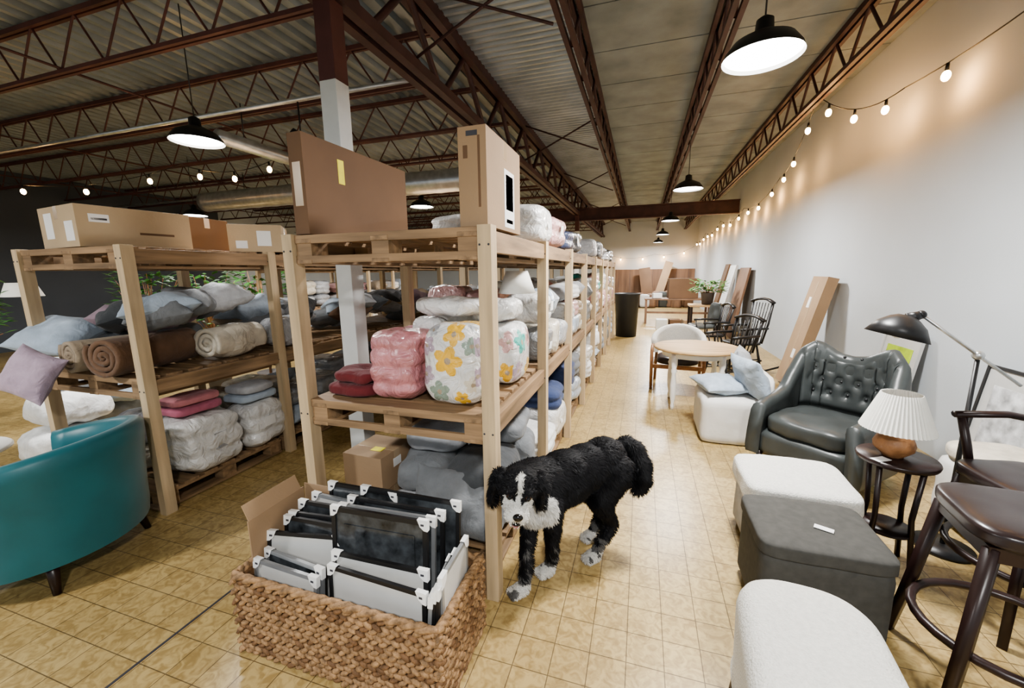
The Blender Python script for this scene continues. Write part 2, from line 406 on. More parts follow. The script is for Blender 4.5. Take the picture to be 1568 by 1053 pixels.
string_lights([(-9, 9, 2.7), (-6, 9.2, 2.7), (-3, 9.0, 2.7), (-2, 12, 2.8)], 'string_lights', 3, bulbs=2, pw=6)
string_lights([(-1.5, 20.3, 2.3), (.5, 20.3, 2.3), (2.2, 20.3, 2.6)], 'string_lights', 1, bulbs=2, pw=9)

# ------------------------------------------------------------------ racks
def rackpallet(b, x0, x1, y0, y1, zt, h=.135):
    w = x1-x0; n = 7; bw = (y1-y0)/n
    for i in range(n):
        yy = y0+bw*(i+.5); b.box(((x0+x1)/2, yy, zt-.009), (w, bw*.72, .018), M['palX'])
    for xx in (x0+.05, (x0+x1)/2, x1-.05):
        b.box((xx, (y0+y1)/2, zt-.028), (.09, y1-y0, .02), M['palY'])
        b.box((xx, (y0+y1)/2, zt-h+.009), (.09, y1-y0, .018), M['palY'])
        for yy in (y0+.06, (y0+y1)/2, y1-.06):
            b.box((xx, yy, zt-h/2-.01), (.09, .11, h-.056), M['palX'])
    b.box(((x0+x1)/2, y0+.012, zt-.02), (w, .02, .04), M['palX'])
    b.box(((x0+x1)/2, y0+.012, zt-h+.02), (w, .02, .035), M['palX'])
def rack(x0, x1, y0, nb, pitch=1.01):
    b = MB(); p = .030
    for i in range(nb+1):
        yy = y0+i*pitch
        for xx in (x0, x1):
            b.bb(xx-p, xx+p, yy-.035, yy+.035, 0, 1.745, M['pineZ'])
            for z in (.845, 1.665):
                for dz in (-.02, .02): b.cyl((xx+dz, yy-.035, z), (xx+dz, yy-.038, z), .005, .005, M['ink'], 8)
    for i in range(nb):
        for z in (.145, .92, 1.74):
            rackpallet(b, x0+p+.002, x1-p-.002, y0+i*pitch-.02, y0+(i+1)*pitch-.06, z)
        for xx in (x0, x1):
            for z in (.86, 1.68):
                b.bb(xx-.018, xx+.018, y0+i*pitch+.035, y0+(i+1)*pitch-.035, z-.045, z+.045, M['palY'])
    return b.done('pallet_shelving_rack', .003)
rack(-1.64, -.62, 1.62, 8)
rack(-3.98, -2.95, 1.66, 7, 1.0)
rack(-7.2, -6.15, 6.2, 4, 1.0)

def pile(name, x0, x1, y0, y1, z, h, cols, seed, layers=2, nx=2, ny=2, bag=.6, org=None):
    rnd = random.Random(seed); b = MB(); zz = z+.004
    for L in range(layers):
        lh = h/layers*rnd.uniform(.9, 1.05)
        for i in range(nx):
            for j in range(ny):
                if L == layers-1 and rnd.random() < .15: continue
                w = (x1-x0)/nx; d = (y1-y0)/ny; k = rnd.choice(cols); isb = rnd.random() < bag; mt = (BAG if isb else FAB)[k]
                hh = lh*rnd.uniform(.8, 1.12)
                c = (x0+w*(i+.5)+rnd.uniform(-.01, .01), y0+d*(j+.5)+rnd.uniform(-.01, .01), zz+hh/2)
                t = rnd.random(); rz = rnd.uniform(-8, 8)
                if t < .8:
                    b.block(c, (w*.98, d*.98, hh), mt, RM(0, 0, rz), p=rnd.uniform(3.2, 6), n=12, amp=.011, seed=rnd.random()*50, f=6, layers=rnd.choice((0, 2, 3)) if hh > .15 else 0)
                    if isb and i == nx-1 and rnd.random() < .55:
                        lb = rnd.uniform(.04, .07); b.box(Vector(c)+RM(0, 0, rz) @ Vector((w*.49+.003, rnd.uniform(-.05, .05), rnd.uniform(-.02, .03))), (.003, lb, lb*rnd.uniform(.6, 1.3)), M['label'], RM(0, rnd.uniform(-8, 8), rz))
                else:
                    b.pillow((c[0], c[1], c[2]), (w*.98, d*1.0, hh*.95), mt, RM(rnd.uniform(-8, 8), rnd.uniform(-8, 8), rnd.uniform(-12, 12)), seed=rnd.random()*40, amp=.02)
        zz += lh*.93
    return b.done(name)
mix = ['white', 'white', 'cream', 'lgrey', 'white', 'pblue', 'beige', 'white', 'lgrey', 'blush', 'grey', 'white']
for i in range(1, 8):
    y0 = 1.62+1.01*i
    pile('bedding_pile', -1.55, -.61, y0+.05, y0+.94, .92, .58, mix + (['navy', 'teal2', 'blush'] if i > 3 else []), 10+i, 2 if i % 2 else 3, 3, 3, bag=.75)
    pile('bedding_pile', -1.55, -.61, y0+.05, y0+.94, .145, .54, ['white', 'lgrey', 'grey', 'cream', 'white', 'navy', 'pblue'], 40+i, 2, 2, 2)
    if i not in (3, ):
        pile('bagged_bedding_pile', -1.5, -.63, y0+.06, y0+.9, 1.74, .22+.06*(i % 2), ['white', 'lgrey', 'blush'] if i < 2 else ['dgrey', 'dgrey', 'navy', 'lgrey'], 70+i, 1, 2, 2, bag=1)
cush = ['grey', 'lgrey', 'pblue', 'beige', 'dgrey', 'lgrey', 'grey', 'mauve', 'dgrey']
def cushions(name, x0, x1, y0, y1, z, cols, seed, n=12, h=.4):
    rnd = random.Random(seed); b = MB()
    for k in range(n):
        t = k/n; s2 = rnd.uniform(.36, .46)
        x = rnd.uniform(x0+.2, x1-.16); yy = rnd.uniform(y0+.18, y1-.18); zz = z+.09+h*t
        b.pillow((x, yy, zz), (s2, s2*.95, .19), FAB[rnd.choice(cols)], RM(rnd.uniform(-14, 14), rnd.uniform(-16, 16), rnd.uniform(0, 90)), seed=k+seed, amp=.03, n=14)
    return b.done(name)
cushions('cushion_pile', -3.93, -3.0, 1.74, 2.62, 1.17, cush, 3, 9, .14)
b = MB(); b.block((-3.80, 2.2, 1.05), (.22, .8, .24), FAB['grey'], n=14, p=4); b.done('folded_grey_duvet')
for i in range(1, 6):
    y0 = 1.66+i
    cushions('cushion_pile', -3.9, -3.3 if i == 1 else -3.0, y0+.05, y0+.95, .94, cush+['brown', 'white'], 5+i, 10, .24)
    pile('bedding_pile', -3.9, -3.0, y0+.07, y0+.92, .145, .46, ['white', 'cream', 'lgrey', 'pblue', 'white', 'grey'], 90+i, 2, 2, 2)
    if i > 1:
        b = MB()
        for k in range(2): 
            b.box((-3.72+.45*k, y0+.45, 1.742+.10+.02*k), (.40, .55, .20+.04*k), M['cardl' if (k+i) % 2 else 'card'], RM(0, 0, 4*k)); b.box((-3.72+.45*k, y0+.45, 1.8425+.10+.04*k), (.402, .05, .002), M['tape'], RM(0, 0, 4*k))
        b.done('cardboard_boxes', .004)
pile('bedding_pile', -3.9, -3.32, 1.74, 2.58, .145, .48, ['white', 'lgrey', 'cream'], 99, 2, 2, 2)
for i in range(4):
    pile('bedding_pile', -7.1, -6.25, 6.3+i, 7.1+i, .92, .5, mix, 140+i, 2, 2, 2); pile('bedding_pile', -7.1, -6.25, 6.3+i, 7.1+i, .145, .5, mix, 150+i, 2, 2, 2)

# specific goods on the left rack
b = MB(); b.roll((-3.22, 1.86, 1.065), .6, .14, FAB['brown'], 12, turns=3.5); b.done('rolled_blanket')
b = MB(); b.roll((-3.53, 1.84, 1.050), .5, .125, FAB['beige'], -4, turns=3.5); b.done('rolled_blanket')
b = MB(); b.roll((-3.10, 2.36, 1.055), .46, .13, FAB['cream'], 8, turns=3); b.block((-3.10, 2.36, 1.055), (.262, .44, .264), BAG['cream'], RM(0, 0, 8), p=2.4, n=18, amp=.008, seed=4); b.done('bagged_duvet')
b = MB(); b.block((-3.12, 2.88, 1.055), (.30, .42, .26), BAG['lgrey'], RM(0, 0, 4), p=2.8, n=18, amp=.012, seed=6); b.box((-2.968, 2.86, 1.08), (.004, .08, .09), M['label']); b.done('bagged_duvet')
b = MB(); b.pillow((-3.60, 1.43, .965), (.30, .31, .15), FAB['lilac'], RM(68, 22, 16), n=16, amp=.015, seed=3); b.done('lilac_throw_pillow')
b = MB(); b.pillow((-3.88, 1.72, 1.16), (.42, .40, .19), FAB['pblue'], RM(24, 10, 20), n=16, seed=7, amp=.02); b.done('pale_blue_pillow')
b = MB(); b.block((-3.10, 2.03, .36), (.34, .44, .42), BAG['white'], RM(0, 0, -6), p=4.6, n=24, amp=.014, seed=9, layers=3); b.box((-2.928, 2.05, .36), (.004, .09, .12), BAG['lgrey']); b.done('bagged_comforter')
b = MB(); b.block((-3.10, 2.48, .34), (.34, .38, .38), BAG['white'], RM(0, 0, 5), p=4.2, n=24, amp=.014, seed=12, layers=3); b.box((-2.928, 2.47, .36), (.004, .10, .08), M['label']); b.done('bagged_comforter')
b = MB(); b.block((-3.12, 2.0, .615), (.26, .34, .07), FAB['dpink'], n=12, p=4, seed=3, amp=.006); b.block((-3.12, 2.0, .68), (.24, .32, .06), FAB['rose'], n=12, p=4, seed=5, amp=.006); b.done('folded_pink_blankets')
b = MB(); b.block((-3.1, 2.46, .57), (.28, .34, .07), FAB['pblue'], n=12, p=4, seed=3, amp=.006); b.block((-3.1, 2.46, .64), (.28, .3, .07), FAB['lgrey'], n=12, p=4, seed=8, amp=.006); b.done('folded_blue_blankets')

def carton(b, c, d, rz=0, m=None, labels=(), tape=True, rot=None):
    m = m or M['card']; R = rot or RM(0, 0, rz); c = Vector(c)
    b.box(c, d, m, R)
    if tape:
        b.box(c+R @ Vector((0, 0, d[2]/2)), (d[0]*1.001, .05, .002), M['tape'], R)
        b.box(c+R @ Vector((d[0]/2, 0, d[2]/2-.04)), (.002, .05, .08), M['tape'], R)
        b.box(c+R @ Vector((-d[0]/2, 0, d[2]/2-.04)), (.002, .05, .08), M['tape'], R)
    for (ax, sg, u, v, w, h, mt) in labels:
        if ax == 'y': b.box(c+R @ Vector((u, sg*d[1]/2, v)), (w, .003, h), mt, R)
        else: b.box(c+R @ Vector((sg*d[0]/2, u, v)), (.003, w, h), mt, R)
b = MB(); carton(b, (-3.50, 1.97, 1.872), (.62, .50, .255), 83, M['cardl'], labels=[('x', -1, -.15, -.03, .11, .12, M['label']), ('x', -1, .12, .01, .11, .16, M['label']), ('y', -1, -.20, .05, .1, .05, M['label']), ('y', -1, -.20, .045, .08, .015, M['ink']), ('y', -1, .1, -.03, .2, .015, M['card2'])]); b.done('cardboard_box', .004)
b = MB(); carton(b, (-3.12, 2.74, 1.852), (.38, .36, .215), 40, M['cardl'], labels=[('y', -1, .06, .0, .10, .12, M['label']), ('x', -1, .05, 0, .1, .1, M['label']), ('y', -1, -.1, -.05, .08, .06, M['label'])]); b.done('cardboard_box', .004)
b = MB(); carton(b, (-3.72, 2.60, 1.89), (.36, .4, .29), 5, M['card2']); b.done('cardboard_box', .004)
b = MB(); carton(b, (-1.55, 2.03, 1.975), (.085, .83, .46), -2, M['card2'], tape=False, labels=[('x', 1, -.17, .10, .045, .12, M['yellow']), ('y', -1, 0, .0, .05, .2, M['tape'])])
b.done('flat_cardboard_box', .004)
b = MB(); carton(b, (-.685, 1.88, 1.942), (.125, .48, .395), 0, M['card'], tape=True, labels=[('x', 1, .06, -.05, .15, .26, M['label']), ('x', 1, .06, -.02, .11, .16, M['sketch']), ('x', 1, .06, -.15, .10, .02, M['ink']), ('y', -1, 0, .17, .05, .02, M['ink']), ('y', -1, .03, .02, .01, .28, M['card2']), ('y', -1, -.03, .10, .02, .05, M['card2'])]); b.done('tall_cardboard_box', .004)
b = MB(); carton(b, (-.93, 2.2, 1.80), (.1, .1, .11), 0, M['label'], tape=False); b.done('small_white_box', .004)

# goods on rack 1 mid shelf
flowers = [(-.00, .03, .075, 'yel'), (.115, .10, .045, 'sage'), (-.05, -.12, .055, 'sage'), (-.12, -.04, .05, 'lilac'), (-.11, .10, .05, 'lilac'), (.03, .155, .055, 'yel'), (.12, -.08, .045, 'cream'), (-.08, .17, .03, 'lgrey'), (.06, -.15, .04, 'yel')]
def floral(cx, cy, cz, shift=0, fl=flowers):
    def f(face, vs):
        p = sum((Vector(vs[i]) for i in face), Vector())/4
        n = (Vector(vs[face[1]])-Vector(vs[face[0]])).cross(Vector(vs[face[2]])-Vector(vs[face[0]]))
        if abs(n.y) >= abs(n.x): u = p.x-cx
        else: u = p.y-cy+shift
        v = p.z-cz
        for (a, c2, r, k) in fl:
            dx, dy = u-a, v-c2; rr = math.hypot(dx, dy); an = math.atan2(dy, dx)
            if rr < r*(.60+.40*abs(math.cos(an*2.5+a*20))):
                return BAG['beige' if (rr < r*.22) else k]
        return BAG['white']
    return f
b = MB(); b.block((-.84, 1.80, 1.12), (.31, .30, .385), floral(-.84, 1.80, 1.12), p=4.2, n=80, amp=.008, seed=3, f=6); b.done('floral_comforter_bag')
b = MB(); b.block((-.75, 2.20, 1.10), (.25, .34, .35), floral(-.75, 2.2, 1.1, .02, [(-.05, .07, .07, 'teal2'), (.08, .08, .06, 'blush'), (-.08, -.09, .06, 'lilac'), (.07, -.09, .06, 'yel')]), p=4.2, n=60, amp=.008, seed=8, f=6); b.done('floral_comforter_bag')
b = MB(); b.block((-1.16, 1.80, 1.10), (.27, .28, .35), BAG['rose'], p=5, n=26, amp=.010, seed=5, f=9, layers=4); b.done('bagged_pink_comforter')
b = MB(); b.roll((-1.42, 2.16, 1.135), .34, .105, FAB['rose'], 6, turns=3.5); b.block((-1.42, 2.16, .975), (.28, .36, .1), FAB['rose'], n=10, p=4, amp=.005); b.done('rolled_pink_blanket')
b = MB(); b.block((-1.43, 1.80, .957), (.30, .28, .068), FAB['red'], n=14, p=4, seed=2, amp=.008); b.block((-1.42, 1.81, 1.02), (.27, .25, .07), FAB['red'], n=14, p=3.5, seed=5, amp=.02); b.done('folded_red_blanket')
b = MB(); b.block((-1.08, 2.30, 1.13), (.32, .36, .40), BAG['white'], n=18, seed=21, amp=.012, layers=3); b.block((-1.0, 2.05, 1.375), (.40, .26, .10), BAG['white'], n=18, seed=23, amp=.014, p=3); b.block((-.78, 2.2, 1.34), (.26, .3, .13), BAG['white'], n=18, seed=25, amp=.014, p=3)
b.block((-1.12, 2.03, 1.12), (.2, .15, .38), BAG['white'], n=12); b.done('bagged_bedding_pile')
b = MB(); b.lathe([(.001, .14), (.07, .14), (.12, .0), (.115, 0), (.06, .13), (.001, .13)], (-.76, 2.5, 1.42), M['shade'], 28); b.done('lamp_shade')
# low shelf
b = MB()
for (x, yy, z, w, d, h, k, sd) in ((-.80, 1.95, .26, .32, .5, .22, 'grey', 1), (-1.13, 1.95, .26, .32, .5, .22, 'lgrey', 2), (-.80, 1.98, .47, .34, .5, .20, 'dgrey', 3), (-1.12, 2.0, .46, .32, .5, .19, 'grey', 4), (-.8, 2.3, .62, .32, .4, .12, 'grey', 5), (-1.12, 2.10, .62, .34, .44, .17, 'lgrey', 6), (-.80, 2.40, .35, .36, .30, .37, 'grey', 9)):
    b.block((x, yy, z), (w, d, h), FAB[k], p=3.4, n=20, amp=.016, seed=sd*3.3, f=6, rot=RM(0, 0, sd*2-5))
b.pillow((-.88, 1.72, .40), (.46, .34, .14), FAB['grey'], RM(60, 0, 4), n=16, amp=.03, seed=4)
b.done('grey_comforter_pile')
b = MB(); carton(b, (-1.435, 1.86, .255), (.25, .3, .21), 2, labels=[('y', -1, .05, .03, .07, .06, M['yellow'])]); carton(b, (-1.43, 1.88, .465), (.26, .28, .2), -3, M['card'], labels=[('x', 1, 0, .03, .07, .05, M['label'])]); b.box((-1.40, 1.84, .567), (.07, .05, .002), M['yellow']); b.done('cardboard_box', .004)

# ------------------------------------------------------------------ basket with frames
b = MB(); x0, x1, y0, y1, H = -1.53, -.61, 1.04, 1.425, .36
b.bb(x0+.015, x1-.015, y0+.015, y1-.015, 0.0, .02, M['wick'])
for (a, c, d, e) in ((x0+.01, x1-.01, y0+.008, y0+.018), (x0+.01, x1-.01, y1-.018, y1-.008), (x0+.008, x0+.018, y0+.01, y1-.01), (x1-.018, x1-.008, y0+.01, y1-.01)):
    b.bb(a, c, d, e, 0, H-.01, M['wick2'])
rnd = random.Random(5)
def weave(p, q, nrm):
    p = Vector(p); q = Vector(q); L = (q-p).length; d = (q-p).normalized(); pitch = .036; n = int(L/pitch)
    ang = math.atan2(d.y, d.x); rows = 15
    for r in range(rows):
        z = .012+r*(H-.02)/rows
        for i in range(n+1):
            c = p+d*min(L, max(0, (i+(.5 if r % 2 else 0))*L/n))
            R = Matrix.Rotation(ang, 3, 'Z') @ Matrix.Rotation(math.radians((26 if r % 2 else -26)+rnd.uniform(-10, 10)), 3, 'Y')
            b.ell((c.x+nrm[0]*rnd.uniform(0, .006), c.y+nrm[1]*rnd.uniform(0, .006), z+.006), (.024, .011, rnd.uniform(.009, .0125)), M['wick' if rnd.random() < .75 else 'wick2'], R, 7, 5)
weave((x0, y0, 0), (x1, y0, 0), (0, -1)); weave((x1, y0, 0), (x1, y1, 0), (1, 0)); weave((x0, y0, 0), (x0, y1, 0), (-1, 0)); weave((x0, y1, 0), (x1, y1, 0), (0, 1))
ring = [(x0, y0), (x1, y0), (x1, y1), (x0, y1)]
for i in range(4):
    p = Vector(ring[i]); q = Vector(ring[(i+1) % 4]); N = 40
    for k in range(2):
        b.tube([(p.x+(q.x-p.x)*t/N+.008*math.sin(t*1.2+k*PI), p.y+(q.y-p.y)*t/N+.008*math.sin(t*1.2+k*PI), H-.004+.009*math.cos(t*1.2+k*PI)) for t in range(N+1)], .012, M['wick'], 6)
b.done('woven_basket')

def frame(b, c, w, h, tilt=8, rz=0, fr='black', art='matbd', corners=True, fw=.016, inner=None, ins=.74):
    T = b.T; b.T = Matrix.Translation(c) @ Matrix.Rotation(math.radians(rz), 4, 'Z') @ Matrix.Rotation(math.radians(-tilt), 4, 'X')
    m = M[fr]; D = .014
    b.box((0, 0, h-fw/2), (w, D, fw), m); b.box((0, 0, fw/2), (w, D, fw), m)
    b.box((-w/2+fw/2, 0, h/2), (fw, D, h-2*fw), m); b.box((w/2-fw/2, 0, h/2), (fw, D, h-2*fw), m)
    b.box((0, .002, h/2), (w-2*fw, .006, h-2*fw), M[art])
    if inner: b.box((0, -.0025, h/2), (w*ins, .004, h*ins), M[inner])
    if corners:
        for sx in (-1, 1):
            X = sx*w/2; hh = h+.001; k = .042; q = .0095
            for yy in (-q, q):
                b.add([(X+sx*.003, yy, hh+.003), (X-sx*k, yy, hh+.003), (X-sx*k*.7, yy, hh-k*.62), (X-sx*.3*k, yy, hh-k*.95), (X+sx*.003, yy, hh-k)], [(0, 1, 2, 3, 4)], M['label'])
            b.add([(X+sx*.003, -q, hh+.003), (X-sx*k, -q, hh+.003), (X-sx*k, q, hh+.003), (X+sx*.003, q, hh+.003), (X+sx*.003, -q, hh-k), (X+sx*.003, q, hh-k)], [(0, 1, 2, 3), (0, 3, 5, 4)], M['label'])
            b.box((X-sx*k*.45, -q-.001, hh-k*.4), (.014, .001, .008), M['ink'])
    b.T = T
b = MB()
frame(b, (-.975, 1.215, .06), .44, .545, 4, 2, 'black', 'glass', inner='glass', fw=.02)
frame(b, (-.90, 1.09, .05), .44, .39, 3, -3, 'black', 'matbd')
frame(b, (-.92, 1.135, .05), .42, .42, 4, 1, 'black', 'matbd')
frame(b, (-1.32, 1.155, .05), .34, .42, 9, 10, 'black', 'matbd')
frame(b, (-1.33, 1.082, .04), .34, .35, 4, -3, 'silver', 'matbd')
frame(b, (-1.32, 1.108, .04), .33, .37, 5, -6, 'silver', 'glass')
frame(b, (-1.31, 1.200, .05), .30, .46, 7, 2, 'black', 'glass')
frame(b, (-1.29, 1.235, .05), .32, .47, 6, 5, 'black', 'glass')
frame(b, (-1.28, 1.270, .05), .32, .50, 6, 2, 'black', 'glass')
frame(b, (-1.24, 1.310, .05), .36, .51, 6, -3, 'silver', 'matbd')
frame(b, (-.98, 1.26, .05), .45, .53, 6, 3, 'silver', 'glass')
frame(b, (-.96, 1.30, .05), .46, .545, 5, 1, 'black', 'glass')
frame(b, (-.92, 1.345, .05), .48, .57, 5, 0, 'black', 'glass')
frame(b, (-1.16, 1.385, .05), .36, .56, 1, 0, 'black', 'glass')
frame(b, (-.700, 1.18, .05), .22, .40, 5, -82, 'silver', 'matbd')
frame(b, (-.680, 1.19, .05), .23, .42, 4, -84, 'black', 'matbd')
frame(b, (-.658, 1.20, .05), .24, .43, 3, -86, 'black', 'matbd')
frame(b, (-.636, 1.22, .05), .24, .46, 1, -88, 'silver', 'matbd')
b.done('picture_frames')
b = MB()
b.box((-1.50, 1.25, .30), (.006, .29, .52), M['card']); b.box((-1.40, 1.405, .31), (.20, .006, .53), M['card']); b.box((-1.515, 1.245, .59), (.006, .27, .07), M['card'], RM(0, -25, 0))
b.done('cardboard_divider')

# ------------------------------------------------------------------ teal tub chair
b = MB(place(-3.06, 1.16, 0, 20))
n = 28; path = []; tops = []
for i in range(n+1):
    a = math.radians(-128+256*i/n)
    path.append((.36*math.cos(a), .37*math.sin(a))); tops.append(.62+.13*max(0, math.cos(a*.62))**1.5)
b.shell(path, tops, .15, .10, .045, M['teal'])
b.block((-.06, 0, .34), (.58, .60, .2), M['teal'], p=4, n=12, amp=.005)
b.block((-.04, 0, .22), (.6, .62, .14), M['teal'], p=6, n=8, amp=.0)
for (sx, sy) in ((.24, .24), (.24, -.24), (-.24, .24), (-.24, -.24)):
    b.cyl((sx*1.12, sy*1.12, 0), (sx, sy, .17), .016, .03, M['esp'])
b.done('teal_tub_chair')
b = MB(); b.lathe([(.001, .45), (.30, .45), (.31, .44), (.31, .425), (.001, .42)], (-4.25, 1.2, 0), M['white'], 40)
for a in (0.5, 2.6, 4.7): b.cyl((-4.25+.24*math.cos(a), 1.2+.24*math.sin(a), 0), (-4.25+.18*math.cos(a), 1.2+.18*math.sin(a), .42), .012, .018, M['white'])
b.done('round_coffee_table')
b = MB()
for (x, yy, z, k, s2) in ((-4.75, 2.0, .16, 'white', .5), (-5.1, 2.5, .18, 'lgrey', .5), (-4.8, 2.1, .45, 'white', .5), (-4.9, 2.6, .5, 'pblue', .5), (-4.85, 2.2, .72, 'lgrey', .46)):
    b.block((x, yy, z), (s2, s2, .3), FAB[k], p=3, n=16, amp=.02, seed=z*9)
b.done('white_bedding_heap')

# ------------------------------------------------------------------ plants & back-left displays
def plant(x, y, h, seed, name='potted_ficus', z0=0, spread=.35, n=260):
    rnd = random.Random(seed); b = MB()
    b.lathe([(.001, 0), (.12, 0), (.15, .26), (.16, .28), (.14, .28), (.001, .25)], (x, y, z0), M['terra'], 20)
    b.tube([(x, y, z0+.2), (x+.02, y, z0+h*.5), (x-.01, y+.02, z0+h*.9)], [.018, .014, .008], M['gourd'], 6)
    for k in range(n):
        a = rnd.uniform(0, 2*PI); r = spread*math.sqrt(rnd.random()); z = z0+h*rnd.uniform(.55, 1.0)
        c = Vector((x+r*math.cos(a), y+r*math.sin(a), z)); L = rnd.uniform(.09, .15)
        d = Vector((math.cos(a), math.sin(a), rnd.uniform(-.6, .6))).normalized(); s3 = d.cross(Vector((0, 0, 1))).normalized()*L*.28
        b.add([c, c+d*L*.5+s3, c+d*L, c+d*L*.5-s3, c+d*L*.5+Vector((0, 0, .012))], [(0, 1, 4), (1, 2, 4), (2, 3, 4), (3, 0, 4)], M['green'], True)
        if k % 6 == 0: b.tube([(x, y, z0+h*.45), c], .004, M['gourd'], 4)
    b.done(name)
plant(-6.5, 3.85, 1.62, 1); plant(-5.5, 3.95, 1.62, 2); plant(-4.75, 4.1, 1.62, 3, spread=.3); plant(-7.2, 2.3, 1.7, 4, spread=.45); plant(-9.5, 3.2, 1.7, 5)
b = MB(); b.bb(-10.4, -8.2, 5.5, 6.0, .86, .90, M['honey'])
for x in (-10.3, -8.3):
    for yy in (5.55, 5.95): b.bb(x-.03, x+.03, yy-.03, yy+.03, 0, .86, M['honey'])
b.bb(-10.3, -8.3, 5.55, 5.95, .3, .33, M['honey'])
rnd = random.Random(3)
for k in range(14):
    x = -10.3+k*.15; h = rnd.uniform(.08, .2); b.lathe([(.001, 0), (.04, 0), (.045, h*.6), (.015, h*.8), (.015, h), (.001, h)], (x, 5.7, .90), [FAB['teal2'], FAB['white'], FAB['rose'], FAB['yel'], M['galv']][k % 5], 12)
b.done('display_table_with_bottles')
b = MB(); b.lathe([(.10, 0), (.10, .015), (.015, .03), (.015, .9), (.02, 1.25)], (-8.7, 3.55, 0), M['black'], 16); b.lathe([(.22, 1.3), (.15, 1.5), (.001, 1.5)], (-8.7, 3.55, 0), M['shade'], 28); b.done('floor_lamp')

# ------------------------------------------------------------------ right side furniture
def stadium(b, cx, cy, w, l, z0, z1, m, rz=0, er=.03, n=24):
    T = b.T; b.T = place(cx, cy, 0, rz); pts = []
    r = w/2
    for i in range(n+1):
        a = PI*i/n; pts.append((r*abs(math.cos(a))**.7*(1 if math.cos(a) > 0 else -1), l/2-r*.85+r*.85*math.sin(a)**.8))
    pts += [(-x, -y2) for (x, y2) in pts]
    secs = [(0.0, z0), (.006, z0+.02), (.0, z1-er*1.5), (.004, z1-er), (.014, z1-er*.5), (.032, z1-er*.14), (.055, z1), (.10, z1+.006), (.15, z1+.009)]
    vs = []; k = len(pts)
    for (ins, z) in secs: vs += [(p[0]*(1-ins/r), p[1]*(1-ins/(l/2)), z) for p in pts]
    fs = [(i*k+j, i*k+(j+1) % k, (i+1)*k+(j+1) % k, (i+1)*k+j) for i in range(len(secs)-1) for j in range(k)]
    o = (len(secs)-1)*k; h2 = n+1
    # bridge the top with quads between the two mirrored halves (left side / right side rows)
    vs.append((0, 0, z1+.011)); c0 = len(vs)-1
    for j in range(k): fs.append((o+j, o+(j+1) % k, c0))
    b.add(vs, fs, m, True)
    b.T = T
b = MB(); stadium(b, .53, 1.06, .41, .98, .12, .45, M['cream'], -6, .05)
for (sx, sy) in ((-.15, .38), (.15, .38), (-.15, -.38), (.15, -.38)):
    b.cyl((.53+sx, 1.06+sy, 0), (.53+sx*.9, 1.06+sy*.9, .16), .014, .022, M['esp'])
b.done('boucle_bench')
b = MB(); b.block((.765, 1.965, .20), (.47, .41, .36), M['grey'], p=16, n=14, amp=.001); b.block((.765, 1.965, .395), (.49, .43, .07), M['grey'], p=9, n=16, amp=.002)
b.box((.80, 1.93, .433), (.07, .03, .003), M['label'], RM(0, 0, -25)); b.done('grey_storage_ottoman')
b = MB(); b.block((.84, 2.45, .17), (.48, .42, .30), FAB['lgrey'], p=12, n=12, amp=.002); b.block((.84, 2.45, .375), (.53, .47, .13), M['cream'], p=7, n=18, amp=.005)
for (sx, sy) in ((-.20, -.17), (.20, -.17), (-.20, .17), (.20, .17)): b.cyl((.84+sx, 2.45+sy, 0), (.84+sx, 2.45+sy, .05), .015, .02, M['esp'])
b.done('cream_ottoman')
# wing armchair
b = MB(place(1.37, 3.50, 0, -43))
path = [(-.33, -.36), (-.345, -.25), (-.35, -.12), (-.355, .02), (-.36, .14), (-.345, .25), (-.27, .325), (-.19, .355), (-.10, .365), (0, .37), (.10, .365), (.19, .355), (.27, .325), (.345, .25), (.36, .14), (.355, .02), (.35, -.12), (.345, -.25), (.33, -.36)]
tops = [.53, .55, .56, .60, .74, .90, .975, .95, .89, .87, .89, .95, .975, .90, .74, .60, .56, .55, .53]
P2, T2 = [], []
for i in range(len(path)-1):
    for k in range(6):
        t = k/6
        P2.append((path[i][0]*(1-t)+path[i+1][0]*t, path[i][1]*(1-t)+path[i+1][1]*t)); T2.append(tops[i]*(1-t)+tops[i+1]*t)
P2.append(path[-1]); T2.append(tops[-1])
T3 = T2[:]
for _ in range(3): T3 = [T3[0]]+[(T3[i-1]+T3[i]*2+T3[i+1])/4 for i in range(1, len(T3)-1)]+[T3[-1]]
arc = [0]
for i in range(1, len(P2)): arc.append(arc[-1]+math.hypot(P2[i][0]-P2[i-1][0], P2[i][1]-P2[i-1][1]))
half = arc[-1]/2
BT = []
for r_, zz in enumerate((.56, .66, .76, .86)):
    for q in range(-3, 4):
        u = q*.13+(.065 if r_ % 2 else 0)
        if abs(u) < .30: BT.append((u, zz))
b.shell(P2[::-1], T3[::-1], .12, .10, -.03, M['char'])
nn2 = 54; nz = 26; vs = []; fs = []
